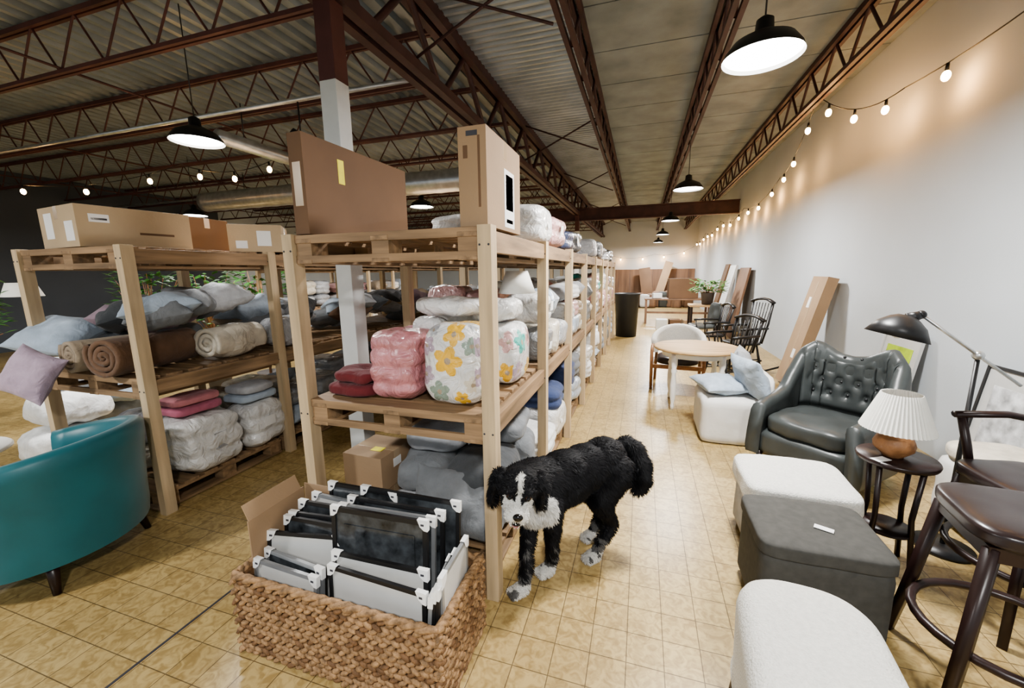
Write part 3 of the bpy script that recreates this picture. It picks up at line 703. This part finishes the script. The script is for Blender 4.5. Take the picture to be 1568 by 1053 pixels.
for i in range(nn2+1):
    s_ = -.40+.80*i/nn2; tgt = half+s_
    j = max(1, min(len(arc)-1, next((q for q in range(len(arc)) if arc[q] >= tgt), len(arc)-1)))
    tt = (tgt-arc[j-1])/(arc[j]-arc[j-1]); px = P2[j-1][0]*(1-tt)+P2[j][0]*tt; py = P2[j-1][1]*(1-tt)+P2[j][1]*tt
    top = T3[j-1]*(1-tt)+T3[j]*tt
    tx_, ty_ = (P2[j][0]-P2[j-1][0]), (P2[j][1]-P2[j-1][1]); L_ = math.hypot(tx_, ty_); nx_, ny_ = ty_/L_, -tx_/L_
    for k in range(nz+1):
        z = .42+(top-.03-.42)*k/nz
        edge = min(1, min(k, nz-k)/3, min(i, nn2-i)/4)
        off = .050+.032*math.sin(edge*PI/2)-sum(.026*math.exp(-((s_-a)**2+(z-c)**2)/.0010) for (a, c) in BT)
        off -= .007*edge*(abs(math.cos(PI*(s_/.13+(z-.56)/.2)))**8+abs(math.cos(PI*(s_/.13-(z-.56)/.2)))**8) if abs(s_) < .34 and z > .52 else 0
        vs.append((px+nx_*off, py+ny_*off, z))
for i in range(nn2):
    for k in range(nz): fs.append((i*(nz+1)+k, (i+1)*(nz+1)+k, (i+1)*(nz+1)+k+1, i*(nz+1)+k+1))
b.add(vs, fs, M['char'], True)
for (a, c) in BT:
    tgt = half+a; j = next(q for q in range(len(arc)) if arc[q] >= tgt)
    tx_, ty_ = (P2[j][0]-P2[j-1][0]), (P2[j][1]-P2[j-1][1]); L_ = math.hypot(tx_, ty_)
    b.ell((P2[j][0]+ty_/L_*.060, P2[j][1]-tx_/L_*.060, c), (.011, .011, .011), M['blackp'], u=8, v=6)
b.block((0, -.05, .375), (.58, .60, .15), M['char'], p=5, n=18, amp=.006)
b.block((0, -.01, .22), (.64, .70, .20), M['char'], p=8, n=10, amp=.0)
for (sx, sy) in ((-.29, -.31), (.29, -.31), (-.28, .30), (.28, .30)): b.cyl((sx, sy*1.04, 0), (sx, sy, .14), .014, .024, M['esp'])
b.done('wingback_armchair')
b = MB(); b.block((1.0, 2.95, .012), (.34, .3, .022), FAB['lgrey'], p=3, n=12, amp=.006); b.done('folded_rug')
# slipcovered chair
b = MB(); b.block((.84, 4.12, .21), (.56, .60, .42), M['slip'], p=12, n=14, amp=.004); b.block((1.07, 4.14, .32), (.12, .58, .62), M['slip'], p=8, n=12, amp=.006)
b.done('white_slipcovered_chair')
b = MB(); b.pillow((.96, 3.98, .60), (.40, .46, .17), FAB['pblue'], RM(0, 66, 14), n=18, seed=2, amp=.02); b.pillow((.98, 4.3, .62), (.40, .40, .17), FAB['lgrey'], RM(0, 70, -14), n=18, seed=9, amp=.02); b.pillow((.75, 4.12, .49), (.42, .5, .14), FAB['pblue'], RM(0, 0, 14), n=18, seed=5, amp=.02); b.done('pale_blue_cushions')
# round table
tx, ty, tz = .62, 4.95, .70
b = MB(); b.lathe([(.001, .0), (.44, .0), (.46, -.012), (.45, -.03), (.001, -.03)], (tx, ty, tz), M['honey'], 48)
b.lathe([(.36, -.03), (.36, -.10), (.34, -.10), (.34, -.03)], (tx, ty, tz), M['white'], 40)
for (sx, sy) in ((-.24, -.24), (.24, -.24), (-.24, .24), (.24, .24)):
    b.lathe([(.001, 0), (.018, 0), (.022, .05), (.016, .08), (.030, .16), (.034, .3), (.024, .42), (.034, .45), (.024, .48), (.034, .52), (.034, .64), (.001, .64)], (tx+sx, ty+sy, 0), M['white'], 14)
b.done('round_dining_table')
b = MB(place(.50, 5.76, 0, -5)); pth = [(.29*math.cos(math.radians(a)), .27*math.sin(math.radians(a))) for a in range(-10, 191, 10)]
b.shell(pth, [.62+.20*math.sin(PI*i/(len(pth)-1)) for i in range(len(pth))], .46, .07, .03, M['cream'])
b.block((0, 0, .38), (.52, .50, .12), M['leath'], p=4, n=12, amp=.004)
for sx in (-.31, .31):
    b.tube([(sx, -.26, 0), (sx*1.02, -.26, .5), (sx*1.03, -.1, .56), (sx, .1, .57), (sx*.9, .27, .52)], .02, M['gourd'], 8); b.tube([(sx*.95, .30, 0), (sx*.9, .27, .52)], .02, M['gourd'], 8); b.box((sx, 0, .31), (.03, .5, .05), M['gourd'])
b.box((0, -.25, .31), (.6, .03, .05), M['gourd']); b.done('accent_armchair')
def windsor(x, y, rz, h=1.0, rocker=False):
    b = MB(place(x, y, 0, rz)); m = M['black']
    b.block((0, 0, .44), (.46, .44, .05), m, p=4, n=10, amp=0)
    for (sx, sy) in ((-.16, -.16), (.16, -.16), (-.15, .15), (.15, .15)): b.tube([(sx*1.4, sy*1.4, .03 if rocker else 0), (sx*1.2, sy*1.2, .22), (sx, sy, .43)], [.013, .019, .013], m, 8)
    b.cyl((-.19, -.19, .2), (-.18, .18, .2), .01, .01, m, 8); b.cyl((.19, -.19, .2), (.18, .18, .2), .01, .01, m, 8); b.cyl((-.19, 0, .2), (.19, 0, .2), .01, .01, m, 8)
    for i in range(7):
        sx = -.18+i*.06; b.cyl((sx*.9, .19, .45), (sx*1.15, .29, h-.03), .008, .007, m, 6)
    for sx in (-.21, .21): b.tube([(sx*.95, .19, .45), (sx*1.08, .25, .75), (sx*1.1, .30, h)], .015, m, 8)
    b.tube([(-.25, .285, h-.02), (-.12, .30, h+.02), (0, .305, h+.03), (.12, .30, h+.02), (.25, .285, h-.02)], .034, m, 8, sc2=.6)
    for sx in (-1, 1):
        b.tube([(sx*.23, .25, .68), (sx*.27, 0, .68), (sx*.26, -.18, .67)], .018, m, 8)
        b.cyl((sx*.25, -.15, .66), (sx*.20, -.13, .46), .011, .011, m, 8); b.cyl((sx*.26, .0, .67), (sx*.2, 0, .46), .009, .009, m, 8)
    if rocker:
        for sx in (-.22, .22): b.tube([(sx, -.38, .06), (sx, -.2, .025), (sx, 0, .015), (sx, .25, .03), (sx, .5, .09)], .016, m, 8)
    b.done('black_rocking_chair' if rocker else 'windsor_chair')
windsor(1.18, 6.1, -60, .90); windsor(1.50, 6.95, -70, 1.08, True); windsor(1.15, 7.7, -80, .95)
b = MB(place(1.2, 9.0, 0, -75)); b.block((0, 0, .42), (.5, .46, .09), M['char'], p=4); b.block((0, .24, .68), (.48, .07, .44), M['char'], RM(-10, 0, 0), p=4)
for (sx, sy) in ((-.2, -.19), (.2, -.19), (-.2, .2), (.2, .2)): b.cyl((sx, sy, 0), (sx, sy, .4), .014, .018, M['esp'])
b.done('upholstered_side_chair')
b = MB(); carton(b, (2.06, 6.15, .735), (.12, .46, 1.44), rot=RM(0, 13, 0), m=M['card'], tape=False, labels=[('x', -1, .05, .38, .10, .14, M['label']), ('x', -1, -.05, -.30, .09, .12, M['label']), ('x', -1, .0, -.0, .05, 1.3, M['tape'])]); b.done('long_cardboard_box', .004)
b = MB(); b.box((2.12, 10.6, .80), (.04, .9, 1.6), M['panel'], RM(0, 10, 0)); b.box((2.02, 11.5, .84), (.05, .7, 1.66), M['whitep'], RM(0, 12, 0)); b.box((2.0, 12.25, .86), (.05, .5, 1.7), M['card2'], RM(0, 13, 0)); b.done('leaning_boards')
def wallframe(name, y, z0, w, h, fr, art, inner, tilt=10, x=2.2):
    b = MB(); T = Matrix.Translation((x, y, z0)) @ Matrix.Rotation(math.radians(-90), 4, 'Z') @ Matrix.Rotation(math.radians(-tilt), 4, 'X'); b.T = T
    f = .02
    b.box((0, 0, h-f/2), (w, .025, f), M[fr]); b.box((0, 0, f/2), (w, .025, f), M[fr]); b.box((-w/2+f/2, 0, h/2), (f, .025, h), M[fr]); b.box((w/2-f/2, 0, h/2), (f, .025, h), M[fr])
    b.box((0, .002, h/2), (w-2*f, .01, h-2*f), M[art]); b.box((0, -.005, h*.55), (w*.68, .004, h*.62), M[inner])
    if inner == 'lime':
        for k in range(5): b.ell((-.08+.04*k, -.009, h*.6+.08*math.sin(k*2)), (.03, .002, .06), M['green'], RM(0, k*30, 0), 10, 6)
    return b.done(name)
wallframe('framed_lime_print', 4.55, .0, .56, .98, 'matbd', 'matbd', 'lime', 8, 2.17)
wallframe('framed_sketch', 3.25, .0, .60, .90, 'blackp', 'matbd', 'sketch', 7, 2.18)
# pharmacy floor lamp
b = MB(); px, py = 1.66, 2.66
b.lathe([(.001, 0), (.13, 0), (.13, .02), (.02, .03), (.001, .03)], (px, py, 0), M['black'], 28); b.cyl((px, py, .02), (px, py, 1.09), .012, .010, M['black'])
b.ell((px, py, 1.10), (.025, .025, .025), M['galv']); E = Vector((1.37, 2.60, 1.31)); A = Vector((px, py, 1.10))
b.cyl(E, A+(A-E)*.75, .008, .008, M['galv']); b.ell(E, (.022, .022, .022), M['black']); b.cyl(E, E+Vector((-.05, 0, -.02)), .02, .03, M['black'])
prof = [(.001, .085), (.03, .085), (.06, .07), (.10, .035), (.135, -.03), (.13, -.03), (.09, .03), (.001, .06)]
b.T = Matrix.Translation((1.28, 2.585, 1.225)) @ RM(0, 14, 0).to_4x4(); b.lathe(prof, (0, 0, 0), M['black'], 32); b.ell((0, 0, .0), (.03, .03, .04), M['white']); b.T = Matrix.Identity(4)
b.done('pharmacy_floor_lamp')
b = MB(); sx, sy = 1.28, 2.44
b.lathe([(.001, .60), (.16, .60), (.165, .59), (.16, .575), (.001, .57)], (sx, sy, 0), M['esp'], 36)
for a in (.6, 2.17, 3.74, 5.3): b.tube([(sx+.13*math.cos(a), sy+.13*math.sin(a), 0), (sx+.10*math.cos(a), sy+.10*math.sin(a), .3), (sx+.12*math.cos(a), sy+.12*math.sin(a), .58)], .013, M['esp'], 8)
b.lathe([(.11, .2), (.11, .215), (.001, .215)], (sx, sy, 0), M['esp'], 24); b.box((sx-.10, sy-.07, .602), (.08, .045, .002), M['label'], RM(0, 0, 30)); b.done('round_side_table')
lx = sx-.02
b = MB(); b.lathe([(r*.85, z*.85) for (r, z) in [(.001, .0), (.05, .0), (.055, .01), (.095, .05), (.10, .08), (.085, .12), (.045, .15), (.02, .16), (.015, .22), (.001, .22)]], (lx, sy, .60), M['gourd'], 28)
b.lathe([(.150, .145), (.082, .33), (.081, .332), (.079, .33), (.146, .147)], (lx, sy, .60), M['shade'], 96, rf=lambda i: 1.0 if i % 2 else .955, smooth=False); b.done('pleated_table_lamp')
def stool(x, y, rz, h=.73, back=False, name='leather_bar_stool'):
    b = MB(place(x, y, 0, rz)); m = M['esp']
    b.block((0, 0, h-.03), (.42, .40, .075), M['leath'], p=4.5, n=16, amp=.002); b.box((0, 0, h-.085), (.36, .34, .05), m)
    for (sx, sy) in ((-1, -1), (1, -1), (-1, 1), (1, 1)):
        b.tube([(sx*.235, sy*.22, 0), (sx*.2, sy*.19, .3), (sx*.165, sy*.155, h-.07)], [.021, .024, .026], m, 4)
    R2 = [(.255*math.cos(2*PI*i/28), .24*math.sin(2*PI*i/28), .27) for i in range(28)]
    b.tube(R2, .016, m, 8, closed=True)
    if back:
        for sx in (-.19, .19): b.tube([(sx, .17, h-.1), (sx*1.05, .21, h+.12), (sx*1.1, .27, h+.36)], .022, m, 6)
        b.tube([(-.21, .265, h+.34), (-.1, .295, h+.36), (0, .305, h+.365), (.1, .295, h+.36), (.21, .265, h+.34)], .035, m, 8, sc2=.5)
        b.box((0, .235, h+.18), (.34, .025, .10), M['leath'], RM(-14, 0, 0))
        for sx in (-1, 1):
            b.tube([(sx*.2, .2, h+.19), (sx*.25, .05, h+.21), (sx*.25, -.16, h+.20)], .024, m, 8, sc2=.7); b.tube([(sx*.25, -.13, h+.19), (sx*.235, -.10, h+.05), (sx*.2, -.1, h-.05)], .018, m, 8)
    else:
        b.box((.10, -.0, h+.009), (.06, .035, .003), M['label'], RM(0, 0, -30))
    b.done(name)
stool(1.29, 1.70, -8); stool(1.67, 2.22, -84, .64, True, 'bar_chair')
b = MB(); b.block((2.0, 2.90, .22), (.40, .36, .40), M['slip'], p=8, n=12, amp=.006); b.block((2.0, 2.90, .46), (.40, .36, .10), FAB['cream'], p=4, n=12, amp=.006); b.done('cream_stool')

# far end
b = MB(); b.lathe([(.001, 0), (.24, 0), (.28, .98), (.30, 1.0), (.30, 1.03), (.26, 1.03), (.24, .1), (.001, .1)], (-.32, 10.1, 0), M['blackp'], 28); b.done('waste_bin')
b = MB(); b.bb(.1, 1.9, 12.6, 13.3, .70, .74, M['panel'])
for x in (.15, 1.85):
    for yy in (12.65, 13.25): b.bb(x-.03, x+.03, yy-.03, yy+.03, 0, .70, M['panel'])
b.bb(.15, 1.85, 12.7, 12.72, .3, .36, M['panel']); b.done('work_table', .004)
b = MB(); carton(b, (1.15, 12.95, 1.03), (.8, .4, .57), 4, M['card2']); b.done('cardboard_box', .004)
b = MB(); carton(b, (.45, 12.9, .82), (.25, .25, .14), 8, M['label'], tape=False); b.done('storage_box', .004)
plant(1.50, 10.6, .55, 9, 'potted_plant', .745, .36, 200)
b = MB(); b.bb(1.1, 1.8, 10.3, 10.9, .70, .742, M['honey'])
for x in (1.14, 1.76):
    for yy in (10.34, 10.86): b.bb(x-.025, x+.025, yy-.025, yy+.025, 0, .70, M['esp'])
b.done('small_table')
b = MB()
for k in range(3): carton(b, (.55+.33*k, 11.6, .13), (.28, .36, .26), k*3, [M['whitep'], M['card2'], M['card']][k], tape=False)
b.done('storage_boxes', .004)
b = MB(); b.box((.9, 19.9, 1.0), (.35, .06, 2.0), M['card'], RM(-12, 16, 0)); b.box((.2, 19.9, .9), (.5, .06, 1.6), M['card2'], RM(-12, -8, 0)); b.done('leaning_panels')
b = MB()
for k in range(9):
    rr = random.Random(k+30); b.block((-.1+k*.25, 18.6+rr.uniform(-.4, .4), .3), (.4, .4, rr.uniform(.5, .9)), M[rr.choice(['card2', 'char', 'panel', 'whitep'])], p=8, n=6, amp=.01, flat=False)
for v in b.V: v.z = max(v.z, 0)
b.done('stacked_goods')

# ------------------------------------------------------------------ dog
tmp = MB(); dm = M['fur']
def cap(p, q, r0, r1, k=5):
    p = Vector(p); q = Vector(q)
    for i in range(k+1):
        t = i/k; r = r0+(r1-r0)*t; tmp.ell(p.lerp(q, t), (r, r, r), dm, u=14, v=9)
HD = Vector((-.68, -.735, 0)).normalized(); SD = Vector((.735, -.68, 0))
RB = Matrix.Rotation(math.atan2(HD.y, HD.x), 3, 'Z')
def E(c, r): tmp.ell(c, r, dm, RB, 22, 14)
E((-.425, 1.80, .500), (.15, .108, .155)); E((-.34, 1.90, .520), (.18, .108, .138)); E((-.25, 2.01, .540), (.17, .104, .115)); E((-.165, 2.10, .540), (.13, .110, .125))
E((-.455, 1.735, .47), (.10, .090, .12))
cap((-.45, 1.77, .57), (-.480, 1.61, .625), .092, .082)
hc = Vector((-.475, 1.55, .635)); fd = Vector((.27, -.93, -.26)).normalized(); lat = fd.cross(Vector((0, 0, 1))).normalized(); upv = lat.cross(fd)
_R = Matrix.Rotation(math.radians(-8), 3, fd); lat = _R @ lat; upv = _R @ upv
RH = Matrix((lat, -fd, upv)).transposed(); HS = 1.12
def H(a, bq, c): return hc+(lat*a+fd*bq+upv*c)*HS
def HE(a, bq, c, r): tmp.ell(H(a, bq, c), tuple(x*HS for x in r), dm, RH, 20, 14)
HE(0, 0, .005, (.076, .085, .070)); HE(0, .015, .04, (.060, .058, .046))
HE(0, .085, -.016, (.036, .058, .026)); HE(0, .120, -.016, (.032, .026, .025)); HE(0, .04, -.03, (.062, .05, .045))
for sg in (-1, 1):
    HE(sg*.020, .110, -.028, (.023, .034, .020)); HE(sg*.036, .070, .045, (.020, .016, .012))
    HE(sg*.078, -.015, .030, (.024, .034, .028)); HE(sg*.092, -.008, -.005, (.017, .038, .045)); HE(sg*.096, -.004, -.055, (.016, .038, .050))
HE(0, .070, -.080, (.027, .050, .013)); HE(0, .040, -.06, (.045, .04, .03))
legs = [
 [(-.50, 1.81, .46, .068), (-.495, 1.80, .34, .043), (-.495, 1.735, .20, .029), (-.49, 1.70, .11, .026), (-.49, 1.675, .045, .027)],
 [(-.39, 1.72, .46, .068), (-.38, 1.79, .34, .043), (-.385, 1.815, .20, .029), (-.39, 1.84, .11, .026), (-.395, 1.845, .045, .027)],
 [(-.105, 2.09, .50, .098), (-.165, 2.01, .36, .060), (-.135, 2.075, .25, .036), (-.105, 2.105, .18, .028), (-.155, 2.045, .10, .026), (-.178, 2.015, .045, .027)],
 [(-.20, 2.18, .50, .094), (-.26, 2.12, .36, .056), (-.21, 2.19, .25, .036), (-.160, 2.24, .18, .028), (-.20, 2.205, .09, .026), (-.21, 2.19, .045, .027)]]
for L in legs:
    for i in range(len(L)-1): cap(L[i][:3], L[i+1][:3], L[i][3], L[i+1][3], 6)
    e = Vector(L[-1][:3]); tmp.ell(e+HD*.026+Vector((0, 0, -.014)), (.050, .036, .030), dm, RB)
    for k in (-1, 0, 1): tmp.ell(e+HD*.062+SD*k*.021+Vector((0, 0, -.022)), (.022, .0125, .021), dm, RB)
tail = [(-.09, 2.19, .60, .028), (-.05, 2.22, .615, .030), (-.00, 2.21, .58, .036), (.03, 2.18, .51, .046), (.035, 2.15, .45, .046), (.02, 2.13, .40, .028)]
for i in range(len(tail)-1): cap(tail[i][:3], tail[i+1][:3], tail[i][3], tail[i+1][3])
to = tmp.done('tmp_dog', org=(0, 0, 0))
rm = to.modifiers.new('r', 'REMESH'); rm.mode = 'VOXEL'; rm.voxel_size = .0075; rm.use_smooth_shade = True
sm = to.modifiers.new('s', 'SMOOTH'); sm.factor = .5; sm.iterations = 2
dg = bpy.context.evaluated_depsgraph_get(); ev = to.evaluated_get(dg); me = bpy.data.meshes.new_from_object(ev)
BV = [v.co.copy() for v in me.vertices]; BN = [v.normal.copy() for v in me.vertices]; BF = [tuple(p.vertices) for p in me.polygons]
bpy.data.objects.remove(to, do_unlink=True)
BLK = (.0065, .0065, .008); WHT = (.55, .54, .51); GRY = (.10, .098, .095)
def fur(p):
    q = (p-hc)/HS; a, f2, u2 = q.dot(lat), q.dot(fd), q.dot(upv)
    nz = noise.noise(p*22)
    if q.length < .20 and abs(a) < .085:
        if f2 > .050 and abs(a) < .054 and u2 < .008+nz*.006 and u2 > -.066: return WHT
        if f2 > .02 and abs(a) < .010+.004*nz and u2 > 0: return WHT
        if f2 > -.03 and u2 < -.066 and abs(a) < .05: return WHT
    cd = (p-Vector((-.425, 1.655, .45))); cd.z *= .72
    if cd.length < .092+.025*nz and p.z < .56: return WHT
    if p.z < .06: return WHT if nz > -.2 else GRY
    if p.y < 1.93 and p.z < .26 and noise.noise(p*50) > .12+p.z*1.1: return GRY
    if p.z < .12 and nz > .08: return GRY
    return BLK
V = []; F = []; C = []
for p, nv in zip(BV, BN):
    V.append(p+nv*(noise.fractal(p*20, 1, 2, 3)*(.0015 if (p-hc).length < .17 else .0045))); C.append(fur(p))
F += BF
rnd = random.Random(11); nb = len(BV)
for k in range(64000):
    i = rnd.randrange(nb); p = V[i]; nv = BN[i]; col = C[i]
    q = (p-hc)/HS; qa, qf, qu = q.dot(lat), q.dot(fd), q.dot(upv)
    face = q.length < .19 and qf > .02
    if face and qf > .128 and abs(qa) < .03 and abs(qu+.008) < .024: continue
    if face and (abs(abs(qa)-.034) < .018 and abs(qu-.022) < .016): continue
    if face and qf > .05 and -.075 < qu < -.045 and abs(qa) < .03: continue
    L = rnd.uniform(.006, .011) if face else rnd.uniform(.018, .032)
    if face and qu > .045: L *= 1.7
    if p.z < .09: L = min(L, .012)
    if p.x > -.05 and p.y > 2.08: L *= 1.5
    clump = noise.noise_vector(p*16)*.5
    dirn = (nv*.42+Vector((0, 0, -.55))-HD*.5+clump+Vector((rnd.uniform(-.22, .22), rnd.uniform(-.22, .22), rnd.uniform(-.2, .2)))).normalized()
    if face: dirn = (nv*.45-fd*.25+(lat*qa*5)+upv*-.2+Vector((rnd.uniform(-.3, .3), rnd.uniform(-.3, .3), rnd.uniform(-.3, .3)))).normalized()
    dd = dirn.dot(nv)
    if dd < .28: dirn = (dirn+nv*(.28-dd)).normalized()
    s3 = dirn.cross(nv); s3 = (s3.normalized() if s3.length > .01 else Vector((1, 0, 0)))*(.0011 if face else .0017)
    e = p+dirn*L+Vector((0, 0, -.2*L))
    if e.z < .002: continue
    mid = p+dirn*L*.55+nv*.002; o = len(V)
    base = p-nv*.002
    V += [base-s3, base+s3, mid+s3*.8, mid-s3*.8, e]; F += [(o, o+1, o+2, o+3), (o+3, o+2, o+4)]
    j = rnd.uniform(.7, 1.4); cc = tuple(c*j for c in col); C += [cc]*5
nf = len(F)
x = MB(); x.V = V; x.F = [list(f) for f in F]; x.MI = [0]*nf; x.SM = [True]*nf; x.mats = [M['fur']]
for sg in (-1, 1):
    x.ell(H(sg*.034, .072, .022), (.0145, .013, .0145), M['eyeb'], RH, 14, 10); x.ell(H(sg*.034, .0795, .022), (.010, .009, .010), M['eyem'], RH, 12, 8)
x.ell(H(0, .146, -.002), (.021, .014, .016), M['eyem'], RH, 14, 10); x.ell(H(0, .100, -.058), (.029, .040, .012), M['eyem'], RH, 14, 8); x.ell(H(0, .102, -.068), (.020, .036, .007), M['tongue'], RH, 12, 8)
dog = x.done('dog')
ca = dog.data.color_attributes.new('Col', 'FLOAT_COLOR', 'POINT')
for i in range(len(dog.data.vertices)):
    c = C[i] if i < len(C) else (0, 0, 0); ca.data[i].color = (c[0], c[1], c[2], 1)

# ------------------------------------------------------------------ world, camera
w = bpy.data.worlds.new('World'); sc.world = w; w.use_nodes = True
w.node_tree.nodes['Background'].inputs[0].default_value = (.78, .90, 1.0, 1); w.node_tree.nodes['Background'].inputs[1].default_value = .8
cam = bpy.data.cameras.new('Camera'); co = bpy.data.objects.new('Camera', cam); COL.objects.link(co); sc.camera = co
cam.sensor_width = 36; cam.sensor_fit = 'HORIZONTAL'; cam.lens = 36*620/1568; cam.clip_start = .05; cam.clip_end = 200
psi, th = math.radians(17.7), math.radians(10.0)
r0 = Vector((math.cos(psi), math.sin(psi), 0)); fw = Vector((-math.sin(psi)*math.cos(th), math.cos(psi)*math.cos(th), -math.sin(th))); u0 = r0.cross(fw)
er = (r0-u0*.0136).normalized(); eu = (u0+r0*.0136).normalized()
m4 = Matrix((er, eu, -fw)).transposed().to_4x4(); m4.translation = Vector((0, 0, 1.55)); co.matrix_world = m4
sc.view_settings.look = 'AgX - Medium High Contrast'
sc.view_settings.exposure = -0.05
